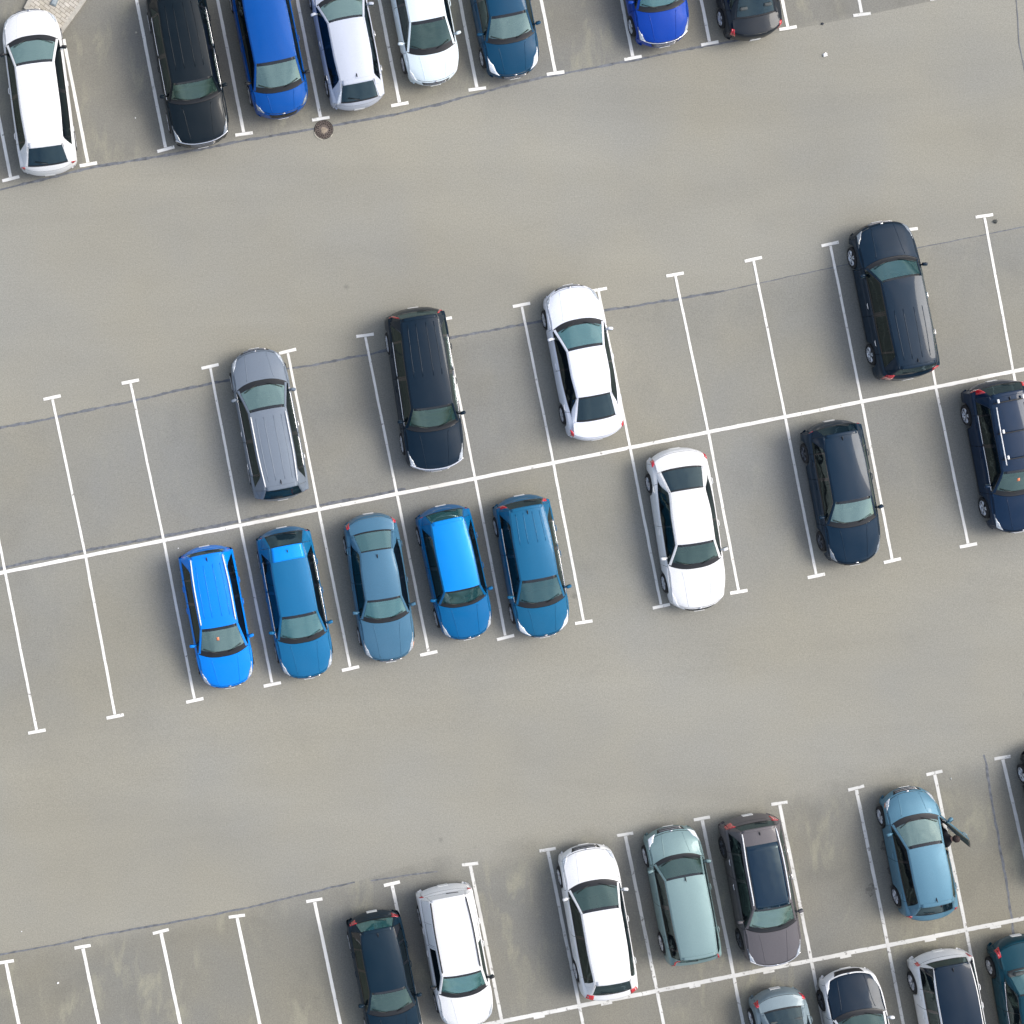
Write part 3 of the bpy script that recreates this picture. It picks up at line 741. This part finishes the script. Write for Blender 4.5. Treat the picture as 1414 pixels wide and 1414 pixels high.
def seam(pts, w=.05, z=.008, jag=.006, name='tar_seam'):
    return tag(ribbon(pts, w, z, jag).obj(name, M_SEAM, smooth=False), kind='structure')
seam(seamT[:-3], .075); seam(seamM[:7], .075, jag=.008); seam(seamM[6:], .03, jag=.004)
seam(seamB[:5], .055); seam([gp(512, 1216), gp(560, 1209), gp(604, 1203)], .05)
seam([gp(1358, 1042), gp(1370, 1100), gp(1383, 1180), gp(1396, 1260), gp(1401, 1290)], .07, jag=.01)
seam([gp(1402, -20), gp(1408, 60), gp(1418, 110)], .03)
def cline(x): return 789.0 - (x - 10) * (789.0 - 510.0) / (1414 - 10)       # middle centre line, y at x
seam([gp(-60, cline(-60) - 7), gp(120, cline(120) - 7), gp(330, cline(330) - 6), gp(560, cline(560) - 5)], .085, .0078, .006)

# ------------------------------------------------------------------ painted lines
LZ = .0125
def strip(mb, a, b, w, z=LZ):
    rb = ribbon([a, b], w, z, .0015, .12, .07); mb.add(rb.v, rb.f)
def tline(end, other, mat, w=.10, cross=.56, head_up=True, name='bay_line'):
    mb = MB(); n = (other - end).normalized()
    strip(mb, end + n * .06, other, w)
    c = EU * (cross/2); sk = n * random.uniform(-.02, .02)
    strip(mb, end - c + sk, end + c - sk, .098, LZ + .003)
    return tag(mb.obj(name, mat, smooth=False), kind='structure')
mid_top = [(-35, 570), (72, 549), (180, 527), (290, 506), (397, 485), (504, 463), (612, 441), (720, 421), (826, 400), (932, 379), (1040, 358), (1146, 337), (1255, 317), (1359, 298), (1466, 276)]
mid_x = [7, 118, 226, 332, 440, 548, 656, 764, 870, 978, 1084, 1190, 1292, 1399, 1506]
mid_bot = [(51, 1010), (159, 989), (269, 967), (376, 945), (484, 923), (592, 902), (698, 880), (806, 859), (913, 837), (1020, 817), (1127, 795), (1232, 774), (1337, 753), (1446, 732), (1552, 711)]
for (tp, cx, bt) in zip(mid_top, mid_x, mid_bot):
    c_ = gp(cx, cline(cx))
    tline(gp(*tp), c_ - EV*.06, M_LINE, w=.078); tline(gp(*bt), c_ + EV*.06, M_LINE, w=.085)
mb = MB(); strip(mb, gp(-140, cline(-140)), gp(1620, cline(1620)), .112); tag(mb.obj('centre_line', M_LINE, smooth=False), kind='structure')
top_end = [(-95, 268), (15, 247), (122, 227), (229, 206), (337, 185), (443, 164), (552, 144), (659, 123), (767, 101), (874, 80), (980, 60), (1088, 39), (1190, 20), (1296, -3)]
for (x, y) in top_end:
    e = gp(x, y); ln = 2.6 if x == 122 and 0 else 5.2
    if x == 122: ln = 4.05
    tline(e, e - EV * ln, M_LINE if x < 1180 else M_LINEW, w=.10, cross=.56)
bot_top = [(-98, 1349), (8, 1328), (114, 1307), (222, 1286), (327, 1265), (434, 1243), (541, 1220), (649, 1193), (756, 1173), (863, 1152), (969, 1130), (1076, 1109), (1182, 1088), (1290, 1067), (1384, 1046)]
def bline(x): return 1389.0 - (x - 800) * (1389.0 - 1268.0) / (1414 - 800)
for (x, y) in bot_top:
    e = gp(x, y); m_ = M_LINE if x < 600 else M_LINEW
    xx = x + 44 if x > 1000 else x + 44
    f = gp(xx, bline(xx)) if x != 1384 else gp(1434, bline(1434))
    tline(e, f - EV*.06, m_, w=.105, cross=.52)
    lw = ribbon([f + EV*.06, f + EV*5.2], .10, LZ, .002, .12, .07); tag(lw.obj('bay_line', m_, smooth=False), kind='structure')
mb = MB(); strip(mb, gp(-100, bline(-100)), gp(1620, bline(1620)), .13); tag(mb.obj('centre_line', M_LINEW, smooth=False), kind='structure')
for x in (665, 745, 838, 960, 1062, 1168, 1285, 1375):
    mb = MB(); p = gp(x, bline(x) + 4.5); strip(mb, p - EU*.19, p + EU*.17, .07, LZ - .002); tag(mb.obj('stray_paint_mark', M_LINEW, smooth=False), kind='structure')

# ------------------------------------------------------------------ brick pavement corner with kerb
def brick_mat():
    m, nt, out = newmat('brick_paving'); b = N(nt, 'ShaderNodeBsdfPrincipled', Roughness=.9)
    v = coords(nt, rot=math.radians(38))
    br = N(nt, 'ShaderNodeTexBrick', Scale=1.0); nt.links.new(v, br.inputs['Vector'])
    br.inputs['Color1'].default_value = (.42, .39, .32, 1); br.inputs['Color2'].default_value = (.52, .49, .43, 1); br.inputs['Mortar'].default_value = (.2, .18, .15, 1)
    br.inputs['Brick Width'].default_value = .22; br.inputs['Row Height'].default_value = .11; br.inputs['Mortar Size'].default_value = .008
    n = noise(nt, coords(nt), 6, 5); r = ramp(nt, [(.3, .82), (.7, 1.15)]); nt.links.new(n, r.inputs[0])
    c = mixc(nt, 1, br.outputs['Color'], r.outputs[0], 'MULTIPLY'); nt.links.new(c, b.inputs['Base Color'])
    bp = N(nt, 'ShaderNodeBump', Strength=.4, Distance=.01); nt.links.new(br.outputs['Fac'], bp.inputs['Height']); bp.invert = True
    nt.links.new(bp.outputs[0], b.inputs['Normal']); nt.links.new(b.outputs[0], out.inputs[0]); return m
M_BRICK = brick_mat(); M_KERB = simple('kerb_stone', (.42, .40, .35), .85, var=.2, nscale=8, bump=.3)
island = [gp(33, 12), gp(86, 47), gp(111, 13), gp(190, -110), gp(110, -165), gp(60, -40)]
inner = []
cx = sum((p for p in island), Vector()) / len(island)
def inset(pts, k):
    n = len(pts); out = []
    for i in range(n):
        a, b, c = pts[i-1], pts[i], pts[(i+1) % n]
        d1 = (b-a).normalized(); d2 = (c-b).normalized()
        n1 = Vector((-d1.y, d1.x, 0)); n2 = Vector((-d2.y, d2.x, 0))
        if n1.dot(cx - b) < 0: n1 = -n1
        if n2.dot(cx - b) < 0: n2 = -n2
        q = (n1 + n2); out.append(b + q / max(.35, (q.length**2)/2) * k)
    return out
inn = inset(island, .13)
mb = MB(); n = len(island)
mb.add([(p.x, p.y, 0) for p in island] + [(p.x, p.y, .115) for p in island] + [(p.x, p.y, .12) for p in inset(island, .015)] + [(p.x, p.y, .12) for p in inn] + [(p.x, p.y, .05) for p in inn],
       [(i + a*n, (i+1) % n + a*n, (i+1) % n + (a+1)*n, i + (a+1)*n) for a in range(4) for i in range(n)])
tag(mb.obj('kerb', M_KERB, smooth=False, fix=True), kind='structure')
poly('pavement', inn, .112, M_BRICK)
# grey drain box on the paving
pd = gp(76, 2)
rt = bpy.data.objects.new('utility_cover', None); COL.objects.link(rt); rt.location = (pd.x, pd.y, .113); rt.rotation_euler = (0, 0, math.radians(-22))
tag(rt, 'grey rectangular cover set in the brick paving at the top left', 'utility cover')
M_GREY = simple('grey_metal', (.2, .24, .26), .5, metal=.3)
mb = MB(); mb.box((0, 0, .02), (.20, .34, .04), bev=.012); mb.obj('frame', M_GREY, rt, fix=True)
mb = MB(); mb.box((0, 0, .05), (.13, .25, .02), bev=.006); mb.obj('lid', simple('grey_lid', (.3, .35, .37), .5), rt, fix=True)

# dark gutter gap between kerb tip and the line
# ------------------------------------------------------------------ manhole
M_RUST = simple('rusty_iron', (.13, .105, .09), .75, metal=.2, var=.45, nscale=12, bump=.5)
M_MORT = simple('mortar', (.5, .47, .38), .9, var=.2)
M_DARK = simple('dark_hole', (.012, .011, .011), .95)
pm = gp(447, 179)
mh = bpy.data.objects.new('manhole_cover', None); COL.objects.link(mh); mh.location = (pm.x, pm.y, .009)
tag(mh, 'round rusty manhole cover with holes round its rim at the end of a bay line', 'manhole cover')
def disc(mb, r0, r1, z0, z1, n=40, mi=0, wob=0, a0=0, a1=2*PI, c=(0, 0)):
    vs = []; full = abs(a1 - a0 - 2*PI) < 1e-5; m = n if full else n + 1
    for i in range(m):
        a = a0 + (a1-a0)*i/n; w = 1 + wob * math.sin(3*a + 1) + wob*.6*math.sin(7*a)
        ca, sa = math.cos(a), math.sin(a)
        vs += [(c[0]+ca*r0, c[1]+sa*r0, z0), (c[0]+ca*r0, c[1]+sa*r0, z1), (c[0]+ca*r1*w, c[1]+sa*r1*w, z1), (c[0]+ca*r1*w, c[1]+sa*r1*w, z0)]
    fs = []
    for i in range(n):
        j = (i+1) % m
        for k in (0, 1, 2): fs.append((4*i+k, 4*i+k+1, 4*j+k+1, 4*j+k))
    mb.add(vs, fs, mi)
mb = MB(); disc(mb, .0, .305, -.004, .006); mb.obj('surround', M_DARK, mh, smooth=False, fix=True)
mb = MB(); disc(mb, .262, .285, 0, .017); mb.obj('ring', M_RUST, mh, smooth=False, fix=True)
mb = MB(); disc(mb, .0, .165, 0, .016)
disc(mb, .205, .222, 0, .016)
for k in range(18):
    a = 2*PI*k/18; mb.box((math.cos(a)*.195, math.sin(a)*.195, .008), (.09, .028, .014), Matrix.Rotation(a, 3, 'Z'))
for k in range(18):
    a = 2*PI*(k+.5)/18; mb.box((math.cos(a)*.243, math.sin(a)*.243, .008), (.045, .022, .0135), Matrix.Rotation(a, 3, 'Z'))
mb.obj('lid', M_RUST, mh, smooth=False, fix=True)
mb = MB(); disc(mb, .0, .10, .016, .023, 20, wob=.12, c=(.01, -.02)); mb.obj('dried_mud', simple('dried_mud', (.30, .25, .19), .95, var=.3), mh, smooth=False, fix=True)
mb = MB(); disc(mb, .300, .325, -.003, .014, 24, wob=.02, a0=math.radians(195), a1=math.radians(262)); disc(mb, .300, .33, -.003, .012, 8, wob=.02, a0=math.radians(315), a1=math.radians(332))
mb.obj('mortar_edge', M_MORT, mh, smooth=False, fix=True)

# ------------------------------------------------------------------ litter
def stain_mat():
    m, nt, out = newmat('oil_stain'); b = N(nt, 'ShaderNodeBsdfPrincipled', Roughness=.7); b.inputs['Base Color'].default_value = (.11, .106, .098, 1)
    tr = nt.nodes.new('ShaderNodeBsdfTransparent'); mx = nt.nodes.new('ShaderNodeMixShader')
    n = noise(nt, coords(nt), 7, 6, .7); r = ramp(nt, [(.42, 0.0), (.66, .6)]); nt.links.new(n, r.inputs[0]); nt.links.new(r.outputs[0], mx.inputs[0])
    nt.links.new(tr.outputs[0], mx.inputs[1]); nt.links.new(b.outputs[0], mx.inputs[2]); nt.links.new(mx.outputs[0], out.inputs[0]); return m
M_OILS = stain_mat()
M_LIT = simple('white_litter', (.85, .85, .84), .6, var=.1)
def crumple(px, py, r, label, mat=M_LIT, name='litter', cat='litter'):
    bm = bmesh.new(); bmesh.ops.create_icosphere(bm, subdivisions=2, radius=r)
    for v in bm.verts: v.co *= random.uniform(.6, 1.2); v.co.z = v.co.z * .45 + r*.42
    me = bpy.data.meshes.new(name); bm.to_mesh(me); bm.free()
    o = link(name, me, mat); p = gp(px, py); o.location = (p.x, p.y, .006); tag(o, label, cat); return o
crumple(1139, 76, .075, 'crumpled white scrap lying on open asphalt below the top row, near its right end')
crumple(1135, 33, .045, 'small dark lump beside the seam above the white scrap', simple('dark_lump', (.03, .035, .045), .8), 'stone', 'stone')
crumple(188, 45, .035, 'small pale clod in the empty bay left of the black off-road car', simple('pale_clod', (.45, .42, .34), .9), 'clod', 'clod')
crumple(187, 163, .022, 'tiny white speck of litter in the empty bay at the top left')
crumple(80, 1357, .035, 'white scrap lying in an empty bay at the bottom left')
crumple(30, 1286, .018, 'tiny white speck of litter on the aisle at the left edge')
crumple(1374, 306, .07, 'small dark lump beside the head of the rightmost upper bay line', simple('rubber_lump', (.06, .065, .06), .9), 'stone', 'stone')
crumple(1313, 1075, .03, 'small pale stone right of the bay line above the open door', simple('pale_stone', (.4, .42, .4), .9), 'stone', 'stone')
crumple(246, 757, .02, 'tiny white speck of litter beside the leftmost bright blue car')

for (px, py, r) in ((1201, 1229, .15), (1226, 1168, .20), (1232, 1200, .16), (1238, 1226, .18)):
    mb = MB(); p = gp(px, py); n_ = 22; ph = [random.uniform(0, 6.3) for _ in range(3)]
    ring = [(p.x + math.cos(a)*r*(1+.22*math.sin(2*a+ph[0])+.16*math.sin(5*a+ph[1])+.08*math.sin(9*a+ph[2])), p.y + 1.3*math.sin(a)*r*(1+.22*math.sin(3*a+ph[1])+.12*math.sin(7*a+ph[0])), .0085) for a in [2*PI*k/n_ for k in range(n_)]]
    mb.add(ring, [tuple(range(n_))]); tag(mb.obj('oil_stain', M_OILS, smooth=False), kind='structure')

# ------------------------------------------------------------------ person stepping out of the open door
def make_person(root_car, sh):
    Rm = Matrix.Rotation(root_car.rotation_euler.z, 4, 'Z'); org = root_car.location.copy()
    ysf = sh.L/2 - (sh.d(7)) - .28
    hwid = sh.hw
    J = {  # car-local joints
        'pel': (.50, ysf + .22, .66), 'wai': (.60, ysf + .23, .82), 'che': (.78, ysf + .25, 1.05), 'nek': (.92, ysf + .26, 1.20), 'hed': (.99, ysf + .27, 1.30), 'top': (1.07, ysf + .28, 1.40),
        'hl': (.52, ysf + .34, .64), 'kl': (.88, ysf + .50, .62), 'al': (1.00, ysf + .48, .12), 'tl': (1.20, ysf + .50, .06),
        'hr': (.52, ysf + .12, .64), 'kr': (.90, ysf + .22, .60), 'ar': (1.02, ysf + .20, .12), 'tr': (1.22, ysf + .20, .06),
        'sl': (.82, ysf + .43, 1.10), 'el': (.86, ysf + .50, .86), 'wl': (.78, ysf + .58, .70), 
        'sr': (.82, ysf + .08, 1.10), 'er': (.82, ysf - .04, .84), 'wr': (1.00, ysf + .04, .68)}
    rad = {'pel': .16, 'wai': .145, 'che': .165, 'nek': .055, 'hed': .085, 'top': .075, 'hl': .10, 'kl': .068, 'al': .045, 'tl': .042, 'hr': .10, 'kr': .068, 'ar': .045, 'tr': .042,
           'sl': .078, 'el': .052, 'wl': .032, 'sr': .078, 'er': .052, 'wr': .032}
    E = [('pel', 'wai'), ('wai', 'che'), ('che', 'nek'), ('nek', 'hed'), ('hed', 'top'), ('pel', 'hl'), ('hl', 'kl'), ('kl', 'al'), ('al', 'tl'), ('pel', 'hr'), ('hr', 'kr'), ('kr', 'ar'), ('ar', 'tr'),
         ('che', 'sl'), ('sl', 'el'), ('el', 'wl'), ('che', 'sr'), ('sr', 'er'), ('er', 'wr')]
    for sd in ('l', 'r'):
        w = Vector(J['w'+sd]); e = Vector(J['e'+sd]); dr = (w - e).normalized(); side = dr.cross(Vector((0, 0, 1))).normalized()
        J['p'+sd] = tuple(w + dr*.06); rad['p'+sd] = .030; E.append(('w'+sd, 'p'+sd))
        for k in range(4):
            o = side * (.027*(k-1.5)); ln = (.07, .082, .078, .06)[k]
            a, b = 'f%d%s' % (k, sd), 'g%d%s' % (k, sd)
            J[a] = tuple(w + dr*.10 + o); J[b] = tuple(w + dr*(.10+ln) + o*1.15 - Vector((0, 0, .03))); rad[a] = .0095; rad[b] = .008
            E += [('p'+sd, a), (a, b)]
        t = 't0'+sd; J[t] = tuple(w + dr*.05 + side*(-.055 if sd == 'l' else .055)); rad[t] = .010; E.append(('w'+sd, t))
    names = list(J); idx = {n_: i for i, n_ in enumerate(names)}
    me = bpy.data.meshes.new('body'); me.from_pydata([J[n_] for n_ in names], [(idx[a], idx[b]) for a, b in E], []); me.update()
    o = bpy.data.objects.new('tmp', me); COL.objects.link(o)
    sk = o.modifiers.new('s', 'SKIN'); 
    for n_, i in idx.items():
        sv = me.skin_vertices[0].data[i]; sv.radius = (rad[n_], rad[n_]); sv.use_root = (n_ == 'pel')
    su = o.modifiers.new('ss', 'SUBSURF'); su.levels = 2; su.render_levels = 2
    dg = bpy.context.evaluated_depsgraph_get(); em = bpy.data.meshes.new_from_object(o.evaluated_get(dg)); bpy.data.objects.remove(o)
    base = Vector((J['pel'][0], J['pel'][1], 0))
    for v in em.vertices: v.co = v.co - base
    skin = simple('skin', (.45, .27, .19), .55); cl = simple('black_jacket', (.010, .010, .014), .85, bump=.3); tr = simple('dark_trousers', (.015, .017, .028), .85, bump=.3); shoe = simple('black_shoe', (.01, .01, .01), .5)
    em.materials.clear()
    for m_ in (cl, skin, tr, shoe): em.materials.append(m_)
    nk = Vector(J['nek']) - base; hd = Vector(J['hed']) - base; tp = Vector(J['top']) - base
    hands = [Vector(J['w'+q]) - base for q in 'lr']; hdir = [(Vector(J['w'+q]) - Vector(J['e'+q])).normalized() for q in 'lr']
    for p in em.polygons:
        c = p.center; p.use_smooth = True; mi = 0
        if (c - nk).dot((hd - nk).normalized()) > .0 and (c - hd).length < .28: mi = 1
        for h_, d_ in zip(hands, hdir):
            if (c - h_).dot(d_) > 0 and (c - h_).length < .3: mi = 1
        if c.z < .72 and mi == 0: mi = 2
        if c.z < .11: mi = 3
        p.material_index = mi
    pr = bpy.data.objects.new('person', em); COL.objects.link(pr)
    pr.location = org + (Rm @ base); pr.rotation_euler = (0, 0, root_car.rotation_euler.z)
    tag(pr, 'person in black clothes with dark brown hair stepping out of the open door', 'person')
    # hair cap over crown and back of the head (the face looks outwards and down)
    ax = (tp - nk).normalized(); face = Vector((.75, .1, -.6)).normalized()
    hc = hd + ax*.035
    bm = bmesh.new(); bmesh.ops.create_uvsphere(bm, u_segments=20, v_segments=14, radius=.115)
    for v in list(bm.verts):
        if v.co.normalized().dot(face) > .52: bm.verts.remove(v)
    for v in bm.verts: v.co = hc + v.co * random.uniform(.97, 1.05)
    hm = bpy.data.meshes.new('hair'); bm.to_mesh(hm); bm.free()
    for p in hm.polygons: p.use_smooth = True
    h = link('hair', hm, simple('brown_hair', (.025, .012, .010), .7, bump=.6, nscale=60), pr)
    m_ = h.modifiers.new('t', 'SOLIDIFY'); m_.thickness = .012
    fm = MB(); up = ax; sx = face.cross(up).normalized(); c0 = hc
    for sg in (-1, 1): fm.box(c0 + face*.088 + sx*sg*.032 + up*.005, (.018, .018, .014), bev=.004)
    fm.obj('eyes', M_TRIM, pr, fix=True)
    fm = MB(); fm.tube([c0 + face*.085 + up*.005, c0 + face*.115 - up*.035], [.008, .014], 6); fm.obj('nose', skin, pr, fix=True)
    fm = MB(); fm.tube([c0 + face*.092 - up*.062 - sx*.022, c0 + face*.098 - up*.062, c0 + face*.092 - up*.062 + sx*.022], .006, 6); fm.obj('mouth', simple('lips', (.35, .12, .1), .5), pr, fix=True)
make_person(*OPENCAR)

# ------------------------------------------------------------------ light, sky, camera
w = bpy.data.worlds.new('World'); scene.world = w; w.use_nodes = True
nt = w.node_tree; nt.nodes.clear()
out = nt.nodes.new('ShaderNodeOutputWorld'); bg = nt.nodes.new('ShaderNodeBackground'); bg.inputs[1].default_value = .12
sky = nt.nodes.new('ShaderNodeTexSky'); sky.sky_type = 'NISHITA'; sky.sun_disc = False
SUN_EL, SUN_AZ = math.radians(48), math.radians(78)     # azimuth clockwise from +Y
sky.sun_elevation = SUN_EL; sky.sun_rotation = SUN_AZ; sky.air_density = 1.0; sky.dust_density = 4.0; sky.ozone_density = 1.0
hs = nt.nodes.new('ShaderNodeHueSaturation'); hs.inputs['Saturation'].default_value = .75
nt.links.new(sky.outputs[0], hs.inputs['Color']); tcw = nt.nodes.new('ShaderNodeTexCoord'); cn = N(nt, 'ShaderNodeTexNoise', Scale=1.9, Detail=5, Roughness=.55, Distortion=.6); nt.links.new(tcw.outputs['Generated'], cn.inputs['Vector'])
cr = ramp(nt, [(.38, (.62, .68, .78)), (.62, (1.5, 1.42, 1.3))]); nt.links.new(cn.outputs['Fac'], cr.inputs[0])
nt.links.new(mixc(nt, 1, hs.outputs[0], cr.outputs[0], 'MULTIPLY'), bg.inputs[0]); nt.links.new(bg.outputs[0], out.inputs[0])
sl = bpy.data.lights.new('sun', 'SUN'); sl.energy = .95; sl.angle = math.radians(24); sl.color = (1, .94, .84)
so = bpy.data.objects.new('sun', sl); COL.objects.link(so)
dv = Vector((math.sin(SUN_AZ)*math.cos(SUN_EL), math.cos(SUN_AZ)*math.cos(SUN_EL), math.sin(SUN_EL)))
so.rotation_euler = dv.to_track_quat('Z', 'Y').to_euler(); so.location = (10, 10, 60)

cd = bpy.data.cameras.new('camera'); cam = bpy.data.objects.new('camera', cd); COL.objects.link(cam); scene.camera = cam
cam.location = (0, 0, HC); cam.rotation_euler = (0, 0, 0)
cd.sensor_width = 36; cd.lens = S * HC / 1414 * 36; cd.shift_x = (707 - NX) / 1414; cd.shift_y = -(707 - NY) / 1414
cd.clip_end = 2000
vs_ = scene.view_settings; vs_.view_transform = 'Standard'; vs_.look = 'None'; vs_.exposure = 0.93; vs_.gamma = 1
scene.render.resolution_x = scene.render.resolution_y = 1024
scene.cycles.max_bounces = 6; scene.cycles.transparent_max_bounces = 8
